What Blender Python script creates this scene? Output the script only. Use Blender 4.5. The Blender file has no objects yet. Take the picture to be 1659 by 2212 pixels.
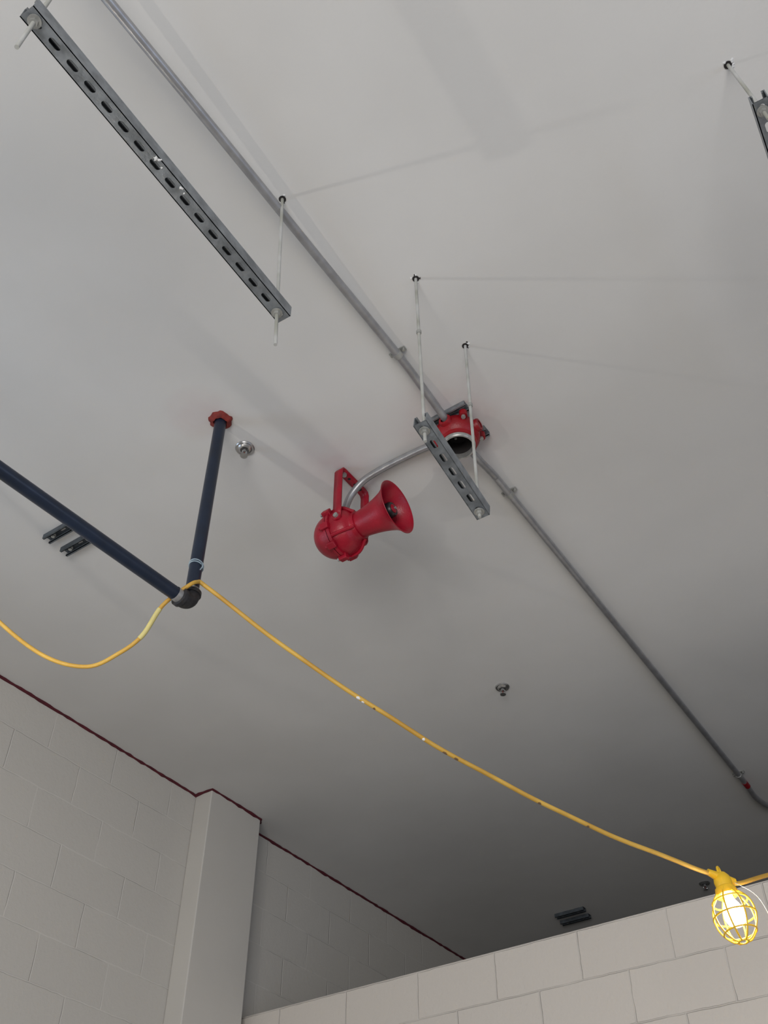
import bpy, bmesh, math, random
from mathutils import Vector, Matrix
random.seed(7)
S = bpy.context.scene
COL = S.collection
CE = 4.3   # ceiling height

# ------------------------------------------------------------ materials
def newmat(name):
    m = bpy.data.materials.new(name); m.use_nodes = True
    nt = m.node_tree; b = nt.nodes['Principled BSDF']
    return m, nt, b
def N(nt, t, **kw):
    n = nt.nodes.new(t)
    for k, v in kw.items():
        setattr(n, k, v)
    return n
def simple(name, col, rough=.5, metal=0., var=.15, scale=12., bump=.0, bscale=60., col2=None, spec=.5, lo=.35, hi=.65):
    m, nt, b = newmat(name)
    geo = N(nt, 'ShaderNodeNewGeometry')
    no = N(nt, 'ShaderNodeTexNoise'); no.inputs['Scale'].default_value = scale; no.inputs['Detail'].default_value = 5
    nt.links.new(geo.outputs['Position'], no.inputs['Vector'])
    r = N(nt, 'ShaderNodeValToRGB')
    c2 = col2 if col2 else tuple(c*(1-var) for c in col)
    r.color_ramp.elements[0].position = lo; r.color_ramp.elements[1].position = hi
    r.color_ramp.elements[0].color = (*c2, 1); r.color_ramp.elements[1].color = (*col, 1)
    nt.links.new(no.outputs['Fac'], r.inputs['Fac']); nt.links.new(r.outputs['Color'], b.inputs['Base Color'])
    b.inputs['Roughness'].default_value = rough; b.inputs['Metallic'].default_value = metal
    b.inputs['Specular IOR Level'].default_value = spec
    if bump:
        n2 = N(nt, 'ShaderNodeTexNoise'); n2.inputs['Scale'].default_value = bscale; n2.inputs['Detail'].default_value = 3
        nt.links.new(geo.outputs['Position'], n2.inputs['Vector'])
        bp = N(nt, 'ShaderNodeBump'); bp.inputs['Strength'].default_value = bump; bp.inputs['Distance'].default_value = .003
        nt.links.new(n2.outputs['Fac'], bp.inputs['Height']); nt.links.new(bp.outputs['Normal'], b.inputs['Normal'])
    return m

galv = simple('galvanized_steel', (.27, .29, .31), .42, .55, .4, 30, .3, 150)
emt = simple('emt_conduit', (.38, .38, .39), .36, .6, .2, 25, .1, 80)
galvdark = simple('galvanized_dark', (.14, .16, .18), .5, .6, .35, 30)
rodm = simple('zinc_rod', (.40, .40, .38), .4, .5, .2, 40)
red = simple('red_enamel', (.34, .003, .019), .36, 0, .25, 14, .25, 220, spec=.45)
redbox = simple('red_enamel_box', (.28, .003, .009), .42, 0, .3, 14, .3, 200, spec=.4)
caulk = simple('red_caulk', (.09, .006, .014), .8, 0, .3, 30)
firestop = simple('red_firestop', (.22, .025, .018), .8, 0, .4, 60)
blackpipe = simple('painted_pipe', (.009, .017, .037), .34, .1, .25, 20, .1, 100)
elbowm = simple('malleable_elbow', (.035, .035, .04), .5, .4, .3, 80, .3, 200)
thread = simple('raw_thread', (.45, .45, .45), .4, .6, .3, 90)
black = simple('black_plastic', (.01, .01, .012), .35)
darkhole = simple('dark_hole', (.015, .012, .012), .9)
cord = simple('yellow_cord', (.60, .37, .065), .55, 0, .2, 9, .2, 60, col2=(.46, .25, .03))
tie = simple('cable_tie', (.30, .38, .44), .4)
chrome = simple('chrome', (.50, .50, .50), .28, .9, .2, 30)
cagem = simple('yellow_guard', (.85, .52, .02), .4)
whitem = simple('white_paint_drip', (.72, .72, .72), .7)
brownm = simple('cord_scuff', (.16, .09, .04), .8)
wirem = simple('thin_wire', (.50, .52, .55), .4)

def threadmat():
    m, nt, b = newmat('threaded_rod')
    geo = N(nt, 'ShaderNodeNewGeometry')
    w = N(nt, 'ShaderNodeTexWave', bands_direction='Z'); w.inputs['Scale'].default_value = 90
    nt.links.new(geo.outputs['Position'], w.inputs['Vector'])
    bp = N(nt, 'ShaderNodeBump'); bp.inputs['Strength'].default_value = .3; bp.inputs['Distance'].default_value = .0006
    nt.links.new(w.outputs['Fac'], bp.inputs['Height']); nt.links.new(bp.outputs['Normal'], b.inputs['Normal'])
    no = N(nt, 'ShaderNodeTexNoise'); no.inputs['Scale'].default_value = 12
    nt.links.new(geo.outputs['Position'], no.inputs['Vector'])
    r = N(nt, 'ShaderNodeValToRGB'); r.color_ramp.elements[0].color = (.32, .32, .28, 1); r.color_ramp.elements[1].color = (.46, .46, .45, 1)
    r.color_ramp.elements[0].position = .35; r.color_ramp.elements[1].position = .65
    nt.links.new(no.outputs['Fac'], r.inputs['Fac']); nt.links.new(r.outputs['Color'], b.inputs['Base Color'])
    b.inputs['Metallic'].default_value = .2; b.inputs['Roughness'].default_value = .5
    return m
trod = threadmat()

def ceilmat():
    m, nt, b = newmat('ceiling_paint')
    geo = N(nt, 'ShaderNodeNewGeometry')
    no = N(nt, 'ShaderNodeTexNoise'); no.inputs['Scale'].default_value = 1.1; no.inputs['Detail'].default_value = 4
    nt.links.new(geo.outputs['Position'], no.inputs['Vector'])
    r = N(nt, 'ShaderNodeValToRGB')
    r.color_ramp.elements[0].position = .3; r.color_ramp.elements[1].position = .7
    r.color_ramp.elements[0].color = (.565, .555, .54, 1); r.color_ramp.elements[1].color = (.64, .63, .615, 1)
    nt.links.new(no.outputs['Fac'], r.inputs['Fac'])
    last = r.outputs['Color']
    n2 = N(nt, 'ShaderNodeTexNoise'); n2.inputs['Scale'].default_value = 16; n2.inputs['Detail'].default_value = 6
    nt.links.new(geo.outputs['Position'], n2.inputs['Vector'])
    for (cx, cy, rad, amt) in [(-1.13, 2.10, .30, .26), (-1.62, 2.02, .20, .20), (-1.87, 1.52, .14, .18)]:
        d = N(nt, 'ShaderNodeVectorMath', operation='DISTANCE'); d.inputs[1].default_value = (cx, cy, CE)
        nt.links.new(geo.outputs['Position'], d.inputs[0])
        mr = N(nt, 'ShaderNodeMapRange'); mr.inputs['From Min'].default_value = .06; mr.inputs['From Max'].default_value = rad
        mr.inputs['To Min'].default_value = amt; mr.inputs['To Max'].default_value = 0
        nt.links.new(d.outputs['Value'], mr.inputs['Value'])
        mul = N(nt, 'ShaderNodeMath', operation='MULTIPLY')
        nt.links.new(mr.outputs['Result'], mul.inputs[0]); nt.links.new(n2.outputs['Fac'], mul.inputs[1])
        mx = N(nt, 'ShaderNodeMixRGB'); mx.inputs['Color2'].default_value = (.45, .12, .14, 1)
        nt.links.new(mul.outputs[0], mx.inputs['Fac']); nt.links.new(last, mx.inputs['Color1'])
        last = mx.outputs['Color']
    nt.links.new(last, b.inputs['Base Color'])
    b.inputs['Roughness'].default_value = .75; b.inputs['Specular IOR Level'].default_value = .25
    n3 = N(nt, 'ShaderNodeTexNoise'); n3.inputs['Scale'].default_value = 90; n3.inputs['Detail'].default_value = 3
    nt.links.new(geo.outputs['Position'], n3.inputs['Vector'])
    bp = N(nt, 'ShaderNodeBump'); bp.inputs['Strength'].default_value = .15; bp.inputs['Distance'].default_value = .002
    nt.links.new(n3.outputs['Fac'], bp.inputs['Height']); nt.links.new(bp.outputs['Normal'], b.inputs['Normal'])
    return m
ceilm = ceilmat()

def blockmat(name, axis, shift, ztop, col, joint, bumpS=.5, mort=.006, jmin=-.25):
    m, nt, b = newmat(name)
    geo = N(nt, 'ShaderNodeNewGeometry'); sep = N(nt, 'ShaderNodeSeparateXYZ'); comb = N(nt, 'ShaderNodeCombineXYZ')
    nt.links.new(geo.outputs['Position'], sep.inputs[0])
    a1 = N(nt, 'ShaderNodeMath', operation='ADD'); a1.inputs[1].default_value = shift
    a2 = N(nt, 'ShaderNodeMath', operation='ADD'); a2.inputs[1].default_value = -ztop + 40*.203 - .203
    nt.links.new(sep.outputs[axis], a1.inputs[0]); nt.links.new(sep.outputs['Z'], a2.inputs[0])
    nt.links.new(a1.outputs[0], comb.inputs[0]); nt.links.new(a2.outputs[0], comb.inputs[1])
    nz = N(nt, 'ShaderNodeTexNoise'); nz.inputs['Scale'].default_value = 14
    nt.links.new(geo.outputs['Position'], nz.inputs['Vector'])
    vm = N(nt, 'ShaderNodeVectorMath', operation='MULTIPLY_ADD'); vm.inputs[1].default_value = (.010, .010, 0)
    nt.links.new(nz.outputs['Color'], vm.inputs[0]); nt.links.new(comb.outputs[0], vm.inputs[2])
    br = N(nt, 'ShaderNodeTexBrick'); br.offset = .5
    br.inputs['Scale'].default_value = 1; br.inputs['Brick Width'].default_value = .406; br.inputs['Row Height'].default_value = .203
    br.inputs['Mortar Size'].default_value = mort; br.inputs['Mortar Smooth'].default_value = .7
    br.inputs['Color1'].default_value = (*col, 1); br.inputs['Color2'].default_value = (*[c*.98 for c in col], 1)
    br.inputs['Mortar'].default_value = (*joint, 1)
    nt.links.new(vm.outputs[0], br.inputs['Vector'])
    nt.links.new(br.outputs['Color'], b.inputs['Base Color'])
    b.inputs['Roughness'].default_value = .7; b.inputs['Specular IOR Level'].default_value = .25
    n3 = N(nt, 'ShaderNodeTexNoise'); n3.inputs['Scale'].default_value = 70; n3.inputs['Detail'].default_value = 4
    nt.links.new(geo.outputs['Position'], n3.inputs['Vector'])
    n4 = N(nt, 'ShaderNodeTexNoise'); n4.inputs['Scale'].default_value = 4.5; n4.inputs['Detail'].default_value = 2
    nt.links.new(geo.outputs['Position'], n4.inputs['Vector'])
    r4 = N(nt, 'ShaderNodeMapRange'); r4.inputs['From Min'].default_value = .38; r4.inputs['From Max'].default_value = .62
    r4.inputs['To Min'].default_value = jmin; r4.inputs['To Max'].default_value = -1.0
    nt.links.new(n4.outputs['Fac'], r4.inputs['Value'])
    mm = N(nt, 'ShaderNodeMath', operation='MULTIPLY_ADD')
    nt.links.new(r4.outputs['Result'], mm.inputs[1])
    m3 = N(nt, 'ShaderNodeMath', operation='MULTIPLY'); m3.inputs[1].default_value = .40
    nt.links.new(n3.outputs['Fac'], m3.inputs[0])
    nt.links.new(br.outputs['Fac'], mm.inputs[0]); nt.links.new(m3.outputs[0], mm.inputs[2])
    bp = N(nt, 'ShaderNodeBump'); bp.inputs['Strength'].default_value = bumpS; bp.inputs['Distance'].default_value = .006
    nt.links.new(mm.outputs[0], bp.inputs['Height']); nt.links.new(bp.outputs['Normal'], b.inputs['Normal'])
    return m
blockF = blockmat('painted_block_partition', 'X', 2.19+.203, 3.266, (.60, .555, .505), (.565, .525, .48), .8, .0045, -.3)
blockL = blockmat('painted_block_left', 'Y', .1, CE, (.54, .515, .475), (.585, .56, .52), .6, .0042, 0.0)
blockP = simple('painted_pilaster', (.56, .535, .495), .7, 0, .03, 3, .15, 70, spec=.25)
floorm = simple('concrete_floor', (.40, .39, .37), .7, 0, .2, 2, .2, 40)

# ------------------------------------------------------------ geometry helpers
def mkobj(name, verts, faces, mat, smooth=True):
    me = bpy.data.meshes.new(name); me.from_pydata([tuple(v) for v in verts], [], faces); me.update()
    bm = bmesh.new(); bm.from_mesh(me); bmesh.ops.recalc_face_normals(bm, faces=bm.faces); bm.to_mesh(me); bm.free()
    o = bpy.data.objects.new(name, me); COL.objects.link(o)
    if mat: me.materials.append(mat)
    for p in me.polygons: p.use_smooth = smooth
    if smooth:
        try:
            me.set_sharp_from_angle(angle=math.radians(40))
        except Exception: pass
    return o
def box(name, c, d, mat, rot=None, bev=0.):
    c = Vector(c); d = Vector(d)/2
    vs = [Vector((sx*d.x, sy*d.y, sz*d.z)) for sx in (-1, 1) for sy in (-1, 1) for sz in (-1, 1)]
    if rot: vs = [rot @ v for v in vs]
    vs = [v + c for v in vs]
    fs = [(0, 1, 3, 2), (4, 6, 7, 5), (0, 4, 5, 1), (2, 3, 7, 6), (0, 2, 6, 4), (1, 5, 7, 3)]
    o = mkobj(name, vs, fs, mat, False)
    if bev:
        md = o.modifiers.new('bevel', 'BEVEL'); md.width = bev; md.segments = 3
    return o
def frame(d):
    d = d.normalized(); a = Vector((0, 0, 1)) if abs(d.z) < .9 else Vector((1, 0, 0))
    u = d.cross(a).normalized(); return u, d.cross(u).normalized()
def catmull(pts, sub=10):
    P = [Vector(p) for p in pts]; P = [2*P[0]-P[1]] + P + [2*P[-1]-P[-2]]; out = []
    for i in range(1, len(P)-2):
        for k in range(sub):
            t = k/sub
            out.append(.5*((2*P[i]) + (-P[i-1]+P[i+1])*t + (2*P[i-1]-5*P[i]+4*P[i+1]-P[i+2])*t*t + (-P[i-1]+3*P[i]-3*P[i+1]+P[i+2])*t**3))
    out.append(P[-2]); return out
def tube(name, pts, r, mat, seg=16, caps=True, closed=False):
    P = [Vector(p) for p in pts]; n = len(P)
    rs = r if isinstance(r, (list, tuple)) else [r]*n
    vs, fs = [], []; u = None
    for i in range(n):
        if closed: d = (P[(i+1) % n]-P[i-1]).normalized()
        else: d = (P[min(i+1, n-1)]-P[max(i-1, 0)]).normalized()
        if u is None: u, _ = frame(d)
        u = (u - d*u.dot(d)).normalized(); w = d.cross(u)
        for k in range(seg):
            a = 2*math.pi*k/seg; vs.append(P[i]+(u*math.cos(a)+w*math.sin(a))*rs[i])
    m = n if closed else n-1
    for i in range(m):
        j = (i+1) % n
        for k in range(seg):
            fs.append((i*seg+k, i*seg+(k+1) % seg, j*seg+(k+1) % seg, j*seg+k))
    if caps and not closed:
        fs.append(tuple(range(seg))); fs.append(tuple(range((n-1)*seg, n*seg)))
    return mkobj(name, vs, fs, mat)
def lathe(name, prof, origin, axis, mat, seg=40, ref=None):
    o = Vector(origin); ax = Vector(axis).normalized(); u, w = frame(ax)
    vs, fs = [], []
    for (t, r) in prof:
        for k in range(seg):
            a = 2*math.pi*k/seg; vs.append(o+ax*t+(u*math.cos(a)+w*math.sin(a))*max(r, 1e-5))
    for i in range(len(prof)-1):
        for k in range(seg):
            fs.append((i*seg+k, i*seg+(k+1) % seg, (i+1)*seg+(k+1) % seg, (i+1)*seg+k))
    return mkobj(name, vs, fs, mat)
def cyl(name, a, b, r, mat, seg=20):
    return tube(name, [a, b], r, mat, seg)
def hexnut(name, c, axis, r, h, mat):
    ax = Vector(axis).normalized(); c = Vector(c)
    return tube(name, [c-ax*h/2, c+ax*h/2], r, mat, 6)
def group(name, loc, parts):
    e = bpy.data.objects.new(name, None); e.empty_display_size = .05; e.location = loc; COL.objects.link(e)
    inv = Matrix.Translation(-Vector(loc))
    for p in parts:
        p.parent = e; p.matrix_parent_inverse = inv
    return e

# ------------------------------------------------------------ room shell
XL, XR, YB, YF = -3.72, 4.5, -5.0, 9.5
box('floor', ((XL+XR)/2, (YB+YF)/2, -.05), (XR-XL+.6, YF-YB+.4, .1), floorm)
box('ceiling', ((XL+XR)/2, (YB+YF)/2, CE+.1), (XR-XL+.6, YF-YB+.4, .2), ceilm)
wl = box('wall_left', (XL-.1, (YB+YF)/2, CE/2), (.2, YF-YB, CE), blockL)
cut = box('cut', (XL-.1, 0.0, 3.05), (.6, 1.2, 1.5), blockL)
md = wl.modifiers.new('opening', 'BOOLEAN'); md.operation = 'DIFFERENCE'; md.object = cut; md.solver = 'EXACT'
bpy.context.view_layer.update()
dg = bpy.context.evaluated_depsgraph_get()
nm_ = bpy.data.meshes.new_from_object(wl.evaluated_get(dg)); wl.modifiers.clear(); wl.data = nm_
bpy.data.objects.remove(cut, do_unlink=True)
wframe = simple('window_frame_metal', (.5, .5, .5), .5, .3)
wp_ = [box('frame_bottom', (XL-.1, 0, 2.33), (.08, 1.2, .06), wframe), box('frame_top', (XL-.1, 0, 3.77), (.08, 1.2, .06), wframe),
       box('frame_side', (XL-.1, -.57, 3.05), (.08, .06, 1.4), wframe), box('frame_side', (XL-.1, .57, 3.05), (.08, .06, 1.4), wframe), box('mullion', (XL-.1, 0, 3.05), (.06, .04, 1.4), wframe)]
group('window_1', (XL-.1, 0, 3.05), wp_)
box('wall_far', ((XL+XR)/2, YF+.1, CE/2), (XR-XL+.4, .2, CE), blockL)
box('wall_right', (XR+.1, (3.0+YF)/2, CE/2), (.2, YF-3.0, CE), blockL)
box('wall_partition', ((-3.71+XR)/2, 4.0+.10, 3.266/2), (XR+3.71, .2, 3.266), blockF, bev=.004)
box('pilaster', ((XL-3.60)/2, 3.735, CE/2), (.12, .41, CE), blockP, bev=.006)

def caulkline(name, pts, rbase=.007):
    P = [Vector(p) for p in pts]; out = []; rs = []
    for i in range(len(P)-1):
        L = (P[i+1]-P[i]).length; n = max(3, int(L/.03))
        for k in range(n):
            q = P[i].lerp(P[i+1], k/n)
            q += Vector((random.uniform(-.002, .002), random.uniform(-.002, .002), random.uniform(-.003, .001)))
            out.append(q); rs.append(rbase*random.uniform(.7, 1.3))
    out.append(P[-1]); rs.append(rbase)
    return tube(name, out, rs, caulk, 8)
caulkline('fire_caulk_joint', [(XL, -1, CE), (XL, 3.53, CE), (-3.60, 3.53, CE), (-3.60, 3.94, CE), (-3.63, 3.97, CE)], .010)
caulkline('fire_caulk_joint', [(XL, 3.95, CE), (XL, YF, CE)], .010)

# ------------------------------------------------------------ strut channels
def strut(name, A, B, n, mat, w=.0413, h=.0413, up=Vector((0, 0, 1)), slots=True, ext=.0):
    """A,B: centres of first and last slot on the web. Channel opens toward 'up'."""
    A = Vector(A); B = Vector(B); d = (B-A).normalized(); pitch = (B-A).length/(n-1)
    side = d.cross(up).normalized(); upv = side.cross(d).normalized()
    a, b = pitch/2, w/2; r, hs = .0074, .0080
    vs, fs = [], []
    angs = sorted([2*math.pi*(k+.5)/24 for k in range(24)] + [math.atan2(sy*b, sx*a) % (2*math.pi) for sx in (-1, 1) for sy in (-1, 1)])
    def add(x, y, z): vs.append(A+d*x+side*y+upv*z); return len(vs)-1
    t = .0027
    for c in range(n):
        cx = c*pitch
        ringI, ringO, ringI2, ringO2 = [], [], [], []
        for g in angs:
            co, si = math.cos(g), math.sin(g)
            tt = min(a/abs(co) if abs(co) > 1e-6 else 9, b/abs(si) if abs(si) > 1e-6 else 9)
            x1 = r*abs(co)/max(abs(si), 1e-6)
            ts = r/max(abs(si), 1e-6) if x1 <= hs else hs*abs(co)+math.sqrt(max(r*r-hs*hs*si*si, 0))
            ringO.append(add(cx+co*tt, si*tt, 0)); ringI.append(add(cx+co*ts, si*ts, 0))
            ringO2.append(add(cx+co*tt, si*tt, t)); ringI2.append(add(cx+co*ts, si*ts, t))
        m = len(angs)
        for k in range(m):
            j = (k+1) % m
            fs.append((ringO[k], ringO[j], ringI[j], ringI[k]))
            fs.append((ringO2[k], ringI2[k], ringI2[j], ringO2[j]))
            fs.append((ringI[k], ringI[j], ringI2[j], ringI2[k]))
    L0, L1 = -a, (n-1)*pitch+a
    def slab(y0, y1, z0, z1):
        ids = [add(x, y, z) for x in (L0, L1) for y in (y0, y1) for z in (z0, z1)]
        i = ids
        for f in [(0, 1, 3, 2), (4, 6, 7, 5), (0, 4, 5, 1), (2, 3, 7, 6), (0, 2, 6, 4), (1, 5, 7, 3)]:
            fs.append(tuple(i[q] for q in f))
    slab(b-t, b, 0, h); slab(-b, -b+t, 0, h)
    slab(b-.009, b-t, h-t, h); slab(-b+t, -b+.009, h-t, h)
    slab(b-.009, b-.009+t, h-.010, h); slab(-b+.009-t, -b+.009, h-.010, h)
    me = bpy.data.meshes.new(name); me.from_pydata([tuple(v) for v in vs], [], fs); me.update()
    o = bpy.data.objects.new(name, me); COL.objects.link(o); me.materials.append(mat)
    return o

def blob(name, c, r, h, mat, n=11):
    c = Vector(c); vs = [c-Vector((0, 0, h))]
    rr = [r*random.uniform(.45, 1.25) for _ in range(n)]
    for k in range(n):
        a = 2*math.pi*k/n; vs.append(c+Vector((rr[k]*.6*math.cos(a), rr[k]*.6*math.sin(a), -h*.8)))
    for k in range(n):
        a = 2*math.pi*k/n; vs.append(c+Vector((rr[k]*math.cos(a), rr[k]*math.sin(a), .0003)))
    fs = [(0, 1+k, 1+(k+1) % n) for k in range(n)]+[(1+k, 1+n+k, 1+n+(k+1) % n, 1+(k+1) % n) for k in range(n)]
    return mkobj(name, vs, fs, mat)
def anchor(parts, x, y, heavy=False):
    parts.append(lathe('anchor_hole', [(0, .0001), (0, .011), (.002, .011), (.002, .0001)], (x, y, CE-.002), (0, 0, 1), darkhole, 16))
    for k in range(6):
        a = random.uniform(0, 6.28); rr = random.uniform(.011, .016)
        parts.append(blob('chip', (x+math.cos(a)*rr, y+math.sin(a)*rr, CE-.0003), .006 if heavy else .004, .002, whitem if (heavy or k % 3) else darkhole))
def hanger(parts, top, bot, zs, r=.0048, coup=None, heavy=False):
    top = Vector(top); bot = Vector(bot); parts.append(tube('threaded_rod', [top, bot], r, trod, 12))
    anchor(parts, top.x, top.y, heavy)
    def at(z): f = (z-top.z)/(bot.z-top.z); return top.lerp(bot, f)
    p = at(zs)
    parts.append(lathe('washer', [(0, .0001), (0, .015), (.003, .015), (.003, .0001)], p-Vector((0, 0, .0045)), (0, 0, 1), rodm, 24))
    parts.append(hexnut('nut', p-Vector((0, 0, .009)), (0, 0, 1), .0095, .009, rodm))
    parts.append(hexnut('nut_upper', p+Vector((0, 0, .012)), (0, 0, 1), .0095, .009, rodm))
    if coup: parts.append(hexnut('coupling_nut', at(coup), (0, 0, 1), .008, .014, rodm))

parts = [strut('channel', (-1.037, .216, 3.71), (-1.0755, 1.063, 3.71), 17, galv)]
hanger(parts, (-1.037, .216, CE), (-1.037, .212, 3.565), 3.71)
hanger(parts, (-1.0975, 1.041, CE), (-1.0735, 1.066, 3.57), 3.71)
for (f, yo, r_) in [(.425, .012, .007), (.435, .017, .005), (.455, .008, .004), (.53, .014, .006), (.545, .010, .003)]:
    p = Vector((-1.037, .216, 3.71)).lerp(Vector((-1.0755, 1.063, 3.71)), f) + Vector((yo, 0, 0))
    parts.append(blob('plaster_splash', p, r_, .001, whitem))
group('strut_trapeze_hanger', (-1.056, .64, 3.71), parts)

parts = [strut('channel', (-.917, 1.506, 3.56), (-.930, 1.804, 3.505), 7, galv)]
hanger(parts, (-.921, 1.499, CE), (-.917, 1.507, 3.515), 3.56, coup=4.008)
hanger(parts, (-.928, 1.812, CE), (-.930, 1.804, 3.48), 3.505, coup=3.98)
group('strut_trapeze_hanger', (-.92, 1.65, 3.53), parts)

parts = [strut('channel', (.164, 1.43, 4.0), (.085, 2.38, 4.0), 19, galv)]
hanger(parts, (.148, 1.427, CE), (.164, 1.433, 3.95), 4.0, heavy=True)
hanger(parts, (.09, 2.33, CE), (.09, 2.33, 3.95), 4.0)
group('strut_trapeze_hanger', (.12, 1.9, 4.0), parts)

def stubs(loc, items, L):
    parts = []
    for (x, y) in items:
        parts.append(strut('channel', (x-L/2+.0254, y, CE-.001), (x+L/2-.0254, y, CE-.001), max(2, int(L/.05)), galvdark, h=.022, up=Vector((0, 0, -1))))
        for sx in (-.3, .3):
            parts.append(lathe('washer', [(0, .0001), (0, .014), (.003, .014), (.003, .0001)], (x+sx*L, y, CE-.010), (0, 0, 1), rodm, 4))
            parts.append(hexnut('anchor_bolt', (x+sx*L, y, CE-.014), (0, 0, 1), .008, .01, rodm))
    group('ceiling_strut_bracket', loc, parts)
stubs((-2.72, 1.69, CE), [(-2.72, 1.650), (-2.72, 1.742)], .17)
stubs((-2.73, 6.1, CE), [(-2.73, 6.05), (-2.75, 6.165)], .19)

# ------------------------------------------------------------ painted steel pipe
parts = []
pt = Vector((-1.824, 1.587, CE)); pe = Vector((-1.822, 1.59, 3.442))
parts.append(tube('drop_pipe', [pt, pe+Vector((0, 0, .05))], .021, blackpipe, 32))
parts.append(tube('run_pipe', [pe-Vector((0, .05, 0)), Vector((-1.853, .897, 3.442)), Vector((-1.90, -.2, 3.442))], .021, blackpipe, 32))
arc = []
R = .034
for k in range(13):
    a = math.pi/2*k/12
    arc.append(pe+Vector((0, -R*(1-math.cos(a)), R*(1-math.sin(a)))))
arc = [pe+Vector((0, 0, .045))]+arc+[pe+Vector((0, -.045, 0))]
parts.append(tube('elbow', arc, .0265, elbowm, 32))
parts.append(lathe('elbow_band', [(0, .022), (0, .0305), (.012, .0305), (.014, .022)], pe+Vector((0, 0, .034)), (0, 0, 1), elbowm, 32))
parts.append(lathe('elbow_band', [(0, .022), (0, .0305), (.012, .0305), (.014, .022)], pe+Vector((0, -.034, 0)), (0, -1, 0), elbowm, 32))
parts.append(lathe('exposed_thread', [(0, .0218), (.012, .0218)], pe+Vector((0, 0, .047)), (0, 0, 1), thread, 32))
parts.append(lathe('exposed_thread', [(0, .0218), (.018, .0218)], pe+Vector((0, -.047, 0)), (0, -1, 0), thread, 32))
for dz in (.150, .158):
    parts.append(tube('cable_tie', [pe+Vector((.0225*math.cos(a), .0225*math.sin(a), dz-.006*math.sin(a))) for a in [2*math.pi*k/24 for k in range(24)]], .0020, tie, 8, closed=True))
parts.append(tube('cable_tie_tail', catmull([pe+Vector((.022, 0, .15)), pe+Vector((.035, -.006, .14)), pe+Vector((.042, -.012, .12)), pe+Vector((.032, -.01, .115))], 5), .0020, tie, 6))
vs, fs = [], []
seg = 28
rad = [.042+random.uniform(-.004, .005) for _ in range(seg)]
for (z, f) in [(0, 1.0), (-.008, .95), (-.016, .75), (-.018, .58), (-.006, .50)]:
    for k in range(seg):
        a = 2*math.pi*k/seg; rr = rad[k]*f
        vs.append(pt+Vector((rr*math.cos(a), rr*math.sin(a), z+random.uniform(-.001, .001))))
for i in range(4):
    for k in range(seg): fs.append((i*seg+k, i*seg+(k+1) % seg, (i+1)*seg+(k+1) % seg, (i+1)*seg+k))
parts.append(mkobj('firestop_collar', vs, fs, firestop))
group('steel_pipe', tuple(pe), parts)

# ------------------------------------------------------------ sprinklers
def sprinkler(x, y, r=.036):
    parts = []
    parts.append(lathe('escutcheon', [(0, r), (-.003, r), (-.006, r*.92), (-.005, r*.75), (-.010, r*.62), (-.012, r*.45), (-.004, r*.42)], (x, y, CE), (0, 0, 1), chrome, 40))
    parts.append(lathe('body', [(0, .010), (-.022, .010), (-.024, .007), (-.024, .0001)], (x, y, CE), (0, 0, 1), chrome, 20))
    for s in (-1, 1):
        parts.append(tube('frame_arm', catmull([(x+s*.008, y, CE-.022), (x+s*.013, y, CE-.030), (x+s*.009, y, CE-.038), (x, y, CE-.042)], 6), .0022, chrome, 8))
    parts.append(cyl('bulb', (x, y, CE-.024), (x, y, CE-.040), .0018, firestop, 8))
    parts.append(lathe('deflector', [(0, .0001), (0, .013), (-.0015, .014), (-.002, .0001)], (x, y, CE-.042), (0, 0, 1), chrome, 20))
    group('fire_sprinkler', (x, y, CE), parts)
sprinkler(-1.84, 1.739); sprinkler(-1.823, 3.605, .034); sprinkler(-1.847, 6.16, .034)

# ------------------------------------------------------------ conduit + junction box
ZC = CE-.020; cr = .0138
bx, by = -1.14, 2.10
parts = []
parts.append(tube('conduit_run_near', catmull([(-1.07, -.6, ZC-.085), (-1.083, .2, ZC-.065), (-1.098, .75, ZC-.04), (-1.115, 1.25, ZC-.018), (-1.128, 1.70, ZC), (-1.136, 1.9, ZC-.006), (-1.14, 2.04, ZC-.022)], 10), cr, emt, 24))
parts.append(tube('conduit_run_far', catmull([(-1.14, 2.16, ZC-.03), (-1.140, 2.24, ZC-.026), (-1.143, 2.36, ZC-.004), (-1.146, 2.49, ZC), (-1.158, 3.3, ZC), (-1.170, 4.1, ZC), (-1.185, 5.0, ZC), (-1.188, 5.12, ZC), (-1.195, 5.27, ZC), (-1.17, 5.40, ZC), (-1.09, 5.48, ZC), (-.9, 5.52, ZC), (0, 5.55, ZC), (2, 5.6, ZC)], 10), cr, emt, 24))
parts.append(tube('conduit_branch', catmull([(bx-.06, by, ZC-.02), (-1.29, by, ZC-.005), (-1.40, by, ZC), (-1.49, by, ZC-.002), (-1.56, by, ZC-.015), (-1.615, by, ZC-.06), (-1.640, by, ZC-.12), (-1.645, by, ZC-.18)], 10), cr, emt, 24))
def strap(x, y):
    parts.append(lathe('strap_band', [(-.010, .0140), (-.010, .0165), (.010, .0165), (.010, .0140)], (x, y, ZC), (0, 1, 0), rodm, 24))
    for s in (-1, 1):
        parts.append(box('strap_ear', (x+s*.021, y, CE-.004), (.020, .016, .004), rodm))
        parts.append(hexnut('strap_screw', (x+s*.024, y, CE-.010), (0, 0, 1), .005, .010, rodm))
    parts.append(box('strap_back', (x, y, CE-.003), (.04, .018, .005), rodm))
strap(-1.128, 1.70); strap(-1.146, 2.49); strap(-1.185, 5.0)
parts.append(tube('red_coupling', [(-1.187, 5.08, ZC), (-1.188, 5.135, ZC)], .0150, redbox, 20))
group('electrical_conduit', (bx, by, ZC), parts)

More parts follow.
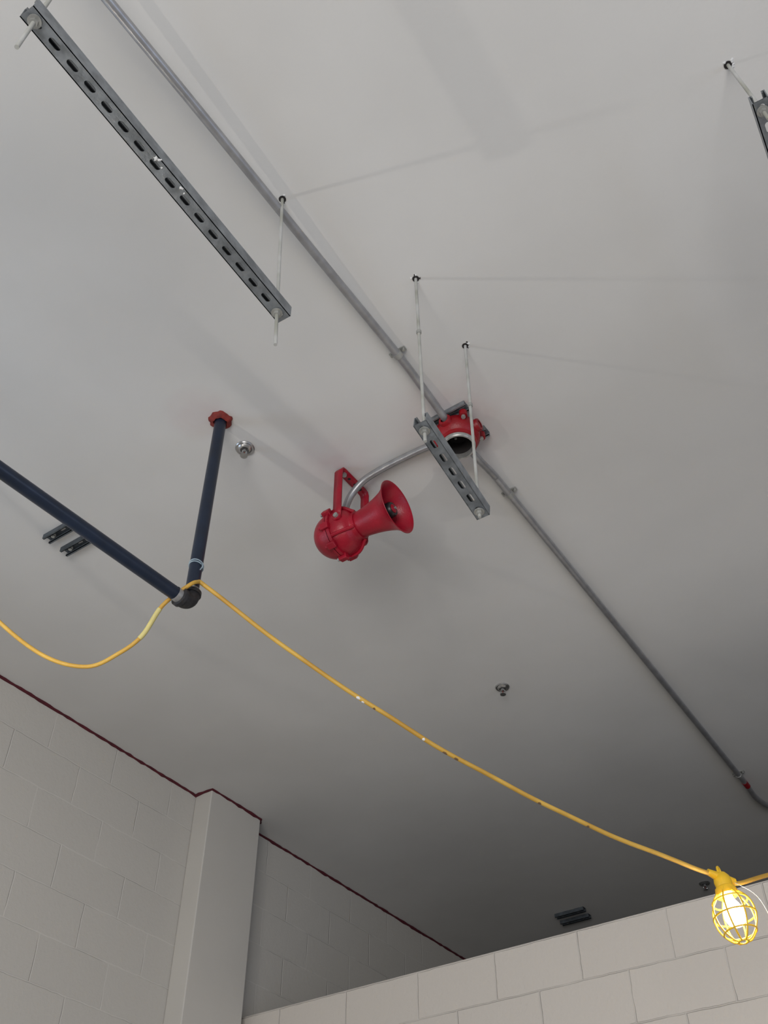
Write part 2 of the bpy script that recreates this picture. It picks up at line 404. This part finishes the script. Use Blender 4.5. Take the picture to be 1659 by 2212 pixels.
parts = []
zb = CE-.022
parts.append(lathe('body', [(0, .0001), (0, .074), (-.006, .079), (-.030, .081), (-.052, .078), (-.060, .070), (-.066, .066), (-.070, .060)], (bx, by, zb), (0, 0, 1), redbox, 48))
parts.append(lathe('opening_ring_base', [(-.062, .067), (-.080, .0655), (-.081, .060)], (bx, by, zb), (0, 0, 1), redbox, 48))
parts.append(lathe('opening_ring', [(-.078, .0625), (-.090, .0605), (-.093, .058), (-.093, .052), (-.060, .051), (-.012, .050)], (bx, by, zb), (0, 0, 1), simple('machined_rim', (.42, .41, .39), .35, .6, .3, 60), 48))
parts.append(lathe('inner_cavity', [(-.012, .050), (-.010, .0001)], (bx, by, zb), (0, 0, 1), darkhole, 48))
parts.append(lathe('inner_wall', [(-.070, .0508), (-.010, .0495)], (bx, by, zb), (0, 0, 1), darkhole, 48))
for (dx, dy) in [(0, -1), (0, 1), (-1, 0), (1, 0)]:
    parts.append(lathe('hub', [(.05, .024), (.088, .024), (.092, .022), (.092, .014)], (bx, by, zb-.026), (dx, dy, 0), redbox, 28))
parts.append(lathe('hub_plug', [(.090, .0001), (.090, .016)], (bx, by, zb-.026), (1, 0, 0), redbox, 20))
for k in range(4):
    a = math.pi/4+k*math.pi/2
    c = Vector((bx+.088*math.cos(a), by+.088*math.sin(a), zb-.012))
    parts.append(tube('mounting_lug', [c-Vector((0, 0, .010)), c+Vector((0, 0, .012))], .015, redbox, 16))
    parts.append(hexnut('lug_bolt', c-Vector((0, 0, .014)), (0, 0, 1), .008, .010, rodm))
for (lx, ly) in [(.03, -.04), (-.02, .012)]:
    parts.append(hexnut('ground_screw', (bx+lx*.8, by+ly, zb-.018), (0, 0, 1), .005, .012, rodm))
for s in (-1, 1):
    parts.append(strut('mounting_channel', (bx-.070, by+s*.070, CE-.001), (bx+.062, by+s*.070, CE-.001), 4, galv, h=.0206, up=Vector((0, 0, -1))))
group('junction_box', (bx, by, zb), parts)

# ------------------------------------------------------------ horn speaker
parts = []
hy, hz = 2.10, 4.04     # axis line, pointing +X
o = Vector((-1.66, hy, hz)); AX = Vector((1, 0, 0))
prof = [(-.098+.0001, .0001)]
for k in range(1, 13):
    a = math.pi/2*k/12; prof.append((-.012-.086*math.cos(a), .086*math.sin(a)))
prof += [(-.012, .093), (-.002, .094)]
parts.append(lathe('rear_dome', prof, o, AX, red, 56))
prof = [(.0, .094), (.012, .094), (.013, .086), (.040, .084), (.060, .076), (.070, .066), (.076, .056), (.080, .054), (.094, .054), (.096, .0001)]
parts.append(lathe('front_housing', prof, o, AX, red, 56))
for k in range(8):
    a = 2*math.pi*k/8+.3
    c = o+Vector((0, math.cos(a)*.092, math.sin(a)*.092))
    rot = Matrix.Rotation(a, 3, 'X')
    parts.append(box('flange_lug', c, (.034, .026, .026), red, rot, bev=.004))
    parts.append(hexnut('flange_bolt', c+Vector((-.020, math.cos(a)*.003, math.sin(a)*.003)), AX, .0075, .010, rodm if k % 3 == 0 else red))
for k in range(4):
    a = math.pi/2*k+.75
    pts = [o+Vector((x, math.cos(a)*r, math.sin(a)*r)) for (x, r) in [(.012, .089), (.04, .088), (.06, .079), (.078, .063), (.09, .053)]]
    parts.append(tube('rib', catmull(pts, 4), .007, red, 8))
parts.append(lathe('conduit_hub', [(.05, .026), (.098, .026), (.102, .022), (.102, .012)], Vector((-1.645, hy, hz)), (0, 0, 1), red, 28))
fl = [(.086, .048), (.105, .050), (.125, .0525), (.150, .0565), (.175, .062), (.200, .069), (.222, .077), (.238, .087), (.248, .096), (.253, .101), (.254, .1035)]
th = [(x+.001, r-.0035) for (x, r) in reversed(fl)]
parts.append(lathe('horn_flare', fl+[(.256, .103)]+th, o, AX, red, 64))
parts.append(lathe('throat_back', [(.11, .050), (.112, .0001)], o, AX, red, 40))
parts.append(lathe('reflector', [(.11, .030), (.222, .030), (.232, .029), (.238, .025), (.238, .016)], o, AX, black, 32))
parts.append(lathe('reflector_cap', [(.234, .018), (.240, .017), (.244, .010), (.244, .0001)], o, AX, red, 24))
parts.append(lathe('reflector_screw', [(.242, .007), (.248, .006), (.248, .0001)], o, AX, chrome, 12))
w2 = .018; bxh = -1.612
sec = [(hy-.083, hz+.0), (hy-.083, hz+.05), (hy-.084, hz+.13), (hy-.084, CE-.022), (hy-.078, CE-.008), (hy-.064, CE-.004), (hy, CE-.004), (hy+.064, CE-.004), (hy+.078, CE-.008), (hy+.084, CE-.022), (hy+.084, hz+.13), (hy+.083, hz+.05), (hy+.083, hz)]
vs, fs = [], []
nS = len(sec)
for i, (y, z) in enumerate(sec):
    for sx in (-1, 1):
        vs.append(Vector((bxh+sx*w2, y, z)))
for i in range(nS-1): fs.append((2*i, 2*i+1, 2*i+3, 2*i+2))
br = mkobj('u_bracket', vs, fs, red)
md = br.modifiers.new('s', 'SOLIDIFY'); md.thickness = .005; md.offset = 0
parts.append(br)
for s in (-1, 1):
    parts.append(tube('bracket_eye', [(bxh, hy+s*.0805, hz+.002), (bxh, hy+s*.0865, hz+.002)], .018, red, 28))
    parts.append(tube('pivot_boss', [(bxh, hy+s*.06, hz+.002), (bxh, hy+s*.081, hz+.002)], .016, red, 20))
    parts.append(hexnut('pivot_bolt', (bxh, hy+s*.0905, hz+.002), (0, 1, 0), .010, .009, rodm))
for (dy, r) in [(-.05, .008), (-.018, .006), (.018, .006), (.05, .008)]:
    parts.append(lathe('bracket_hole', [(0, .0001), (0, r)], (bxh, hy+dy, CE-.0072), (0, 0, 1), darkhole, 16))
parts.append(hexnut('bracket_bolt', (bxh, hy-.05, CE-.012), (0, 0, 1), .010, .010, rodm))
group('horn_speaker', tuple(o), parts)

# ------------------------------------------------------------ cords
A = Vector((-1.79, 1.585, 3.513)); B = Vector((-.842, 2.94, 2.850))
pts = []
for k in range(25):
    t = k/24; p = A.lerp(B, t); p.z -= .105*4*t*(1-t); p.z += .0015*math.sin(t*37); p.x += .0015*math.sin(t*23); pts.append(p)
main = catmull(pts, 4)
right = catmull([B+Vector((.0, .0, 0)), B+Vector((.035, .06, -.012)), Vector((-.739, 3.128, 2.895)), Vector((-.56, 3.5, 3.06)), Vector((-.40, 3.9, 3.275)), Vector((-.36, 4.0, 3.275)), Vector((-.3, 4.3, 3.0))], 8)
left = catmull([A, Vector((-1.79, 1.55, 3.475)), Vector((-1.87, 1.53, 3.42)), Vector((-1.935, 1.53, 3.335)), Vector((-2.00, 1.51, 3.285)), Vector((-2.09, 1.48, 3.258)), Vector((-2.19, 1.40, 3.288)), Vector((-2.29, 1.28, 3.385)), Vector((-2.32, 1.10, 3.48)), Vector((-2.30, .85, 3.50)), Vector((-2.12, .80, 3.25)), Vector((-2.00, .77, 3.10))], 8)
cparts = [tube('cord_span', main, .0066, cord, 12), tube('cord_span', right, .0066, cord, 12), tube('cord_loop', left, .0062, cord, 12)]
for (f, off, mt, s_) in [(.315, .004, whitem, .006), (.325, -.003, whitem, .004), (.345, 0, brownm, .004), (.44, .004, whitem, .004), (.475, 0, brownm, .007), (.482, 0, brownm, .006), (.50, .002, brownm, .006), (.65, 0, brownm, .005), (.745, 0, brownm, .004)]:
    i = int(f*len(main)); p = main[i]
    d_ = (main[i+1]-main[i]).normalized()
    cparts.append(tube('paint_scuff', [p+Vector((off*.3, 0, -.0022))+d_*q for q in (-s_*2, -s_, 0, s_, s_*2.2)], [.001, .0050, .0054, .0048, .001], mt, 10))
i = int(.20*len(left)); cparts.append(tube('tape_wrap', left[i:i+9], .0075, simple('faded_tape', (.60, .52, .20), .6), 12))
cparts.append(tube('support_wire', [(-2.30, .85, 3.50), (-2.30, .85, CE)], .002, wirem, 6))
group('extension_cord', tuple(A), cparts)

def bulbglass(name, col, st):
    m = bpy.data.materials.new(name); m.use_nodes = True; nt = m.node_tree
    nt.nodes.clear()
    out = N(nt, 'ShaderNodeOutputMaterial'); em = N(nt, 'ShaderNodeEmission'); tr = N(nt, 'ShaderNodeBsdfTransparent'); ad = N(nt, 'ShaderNodeAddShader')
    em.inputs['Color'].default_value = (*col, 1); em.inputs['Strength'].default_value = st
    nt.links.new(em.outputs[0], ad.inputs[0]); nt.links.new(tr.outputs[0], ad.inputs[1]); nt.links.new(ad.outputs[0], out.inputs['Surface'])
    return m
def work_lamp(top, tilt, power, estr, extra=None, lcol=(1, .86, .66), ssz=.03):
    top = Vector(top); ax = Vector((tilt[0], tilt[1], -1)).normalized(); u, w = frame(ax); parts = []
    parts.append(lathe('socket', [(-.012, .0001), (-.012, .016), (.0, .024), (.012, .026), (.030, .024), (.034, .030), (.046, .033), (.056, .033), (.060, .026), (.060, .018)], top, ax, cagem, 28))
    parts.append(tube('hanging_loop', [top-ax*.012+(u*math.cos(a)*.013)-ax*(math.sin(a)*.022) for a in [math.pi*k/12 for k in range(13)]], .004, cagem, 8))
    hd = Vector((.573, .82, 0)).normalized()
    parts.append(tube('cord_inlet', [top-hd*.045+Vector((0, 0, .012)), top+Vector((0, 0, -.002)), top+hd*.045+Vector((0, 0, -.004))], [.009, .016, .009], cagem, 16))
    prof = [(.052, .033), (.072, .050), (.095, .060), (.120, .062), (.145, .058), (.168, .046), (.188, .028), (.194, .014)]
    nm = 8
    for k in range(nm):
        a = 2*math.pi*k/nm; dv = u*math.cos(a)+w*math.sin(a)
        parts.append(tube('guard_bar', catmull([top+ax*t+dv*r for (t, r) in prof], 4), .0026, cagem, 8))
    for (t, r) in [(.075, .0515), (.120, .062), (.167, .047), (.194, .014)]:
        parts.append(tube('guard_ring', [top+ax*t+(u*math.cos(a)+w*math.sin(a))*r for a in [2*math.pi*k/32 for k in range(32)]], .0026, cagem, 8, closed=True))
    bp = [(.058, .014), (.070, .015), (.085, .023), (.100, .029), (.118, .031), (.134, .027), (.146, .017), (.151, .0001)]
    parts.append(lathe('light_bulb', bp, top, ax, bulbglass('lit_bulb', (1.0, .90, .68), estr), 32))
    if extra: parts += extra
    g = group('caged_work_light', tuple(top), parts)
    ld = bpy.data.lights.new('bulb_light', 'POINT'); ld.energy = power; ld.color = lcol; ld.shadow_soft_size = ssz
    lo = bpy.data.objects.new('bulb_light', ld); lo.location = top+ax*.110; COL.objects.link(lo); lo.parent = g; lo.matrix_parent_inverse = Matrix.Translation(-top)
lw = [tube('wire_strand', catmull([B+Vector((.03, .04, -.01)), B+Vector((.085, .07, -.06)), B+Vector((.11, .09, -.15)), B+Vector((.135, .10, -.20))], 6), .0009, wirem, 6),
      tube('wire_strand', catmull([B+Vector((.10, .08, -.13)), B+Vector((.13, .10, -.16)), B+Vector((.12, .10, -.19)), B+Vector((.14, .12, -.215))], 6), .0009, wirem, 6)]
work_lamp(B+Vector((.01, .015, -.005)), (.10, .0), 2.2, 9, lw)
work_lamp((-1.98, .77, 3.0), (0, 0), 15, 8, None, (1, .95, .88), .018)

# ------------------------------------------------------------ world + lights
wd = bpy.data.worlds.new('world'); S.world = wd; wd.use_nodes = True
bg = wd.node_tree.nodes['Background']; bg.inputs['Color'].default_value = (.80, .90, 1.0, 1); bg.inputs['Strength'].default_value = .34

def area(name, loc, target, sx, sy, power, col):
    l = bpy.data.lights.new(name, 'AREA'); l.shape = 'RECTANGLE'; l.size = sx; l.size_y = sy; l.energy = power; l.color = col
    ob = bpy.data.objects.new(name, l); ob.location = loc
    ob.rotation_euler = (Vector(target)-Vector(loc)).to_track_quat('-Z', 'Y').to_euler(); COL.objects.link(ob)
area('door_daylight', (1.2, -3.0, 1.6), (.6, 3, 3.0), 3.2, 2.2, 205, (1.0, .975, .945))
area('side_cool_fill', (4.4, 1.6, 1.9), (0, 1.9, 3.4), 2.2, 2.2, 34, (.60, .72, 1.0))  # added unseen fill lamp, cools the right side of the ceiling
area('window_daylight', (XL-.02, 0.0, 3.05), (0, .6, 3.05), 1.1, 1.3, 16, (.60, .77, 1.0))

# ------------------------------------------------------------ camera
cd = bpy.data.cameras.new('camera'); cam = bpy.data.objects.new('camera', cd); COL.objects.link(cam)
cam.location = (0, 0, 1.5); cam.rotation_euler = (math.radians(90+44.85), 0, math.radians(34.87))
cd.sensor_fit = 'VERTICAL'; cd.sensor_height = 36; cd.sensor_width = 27; cd.lens = 36*2175/2212
cd.clip_start = .02
S.camera = cam
S.view_settings.view_transform = 'Standard'
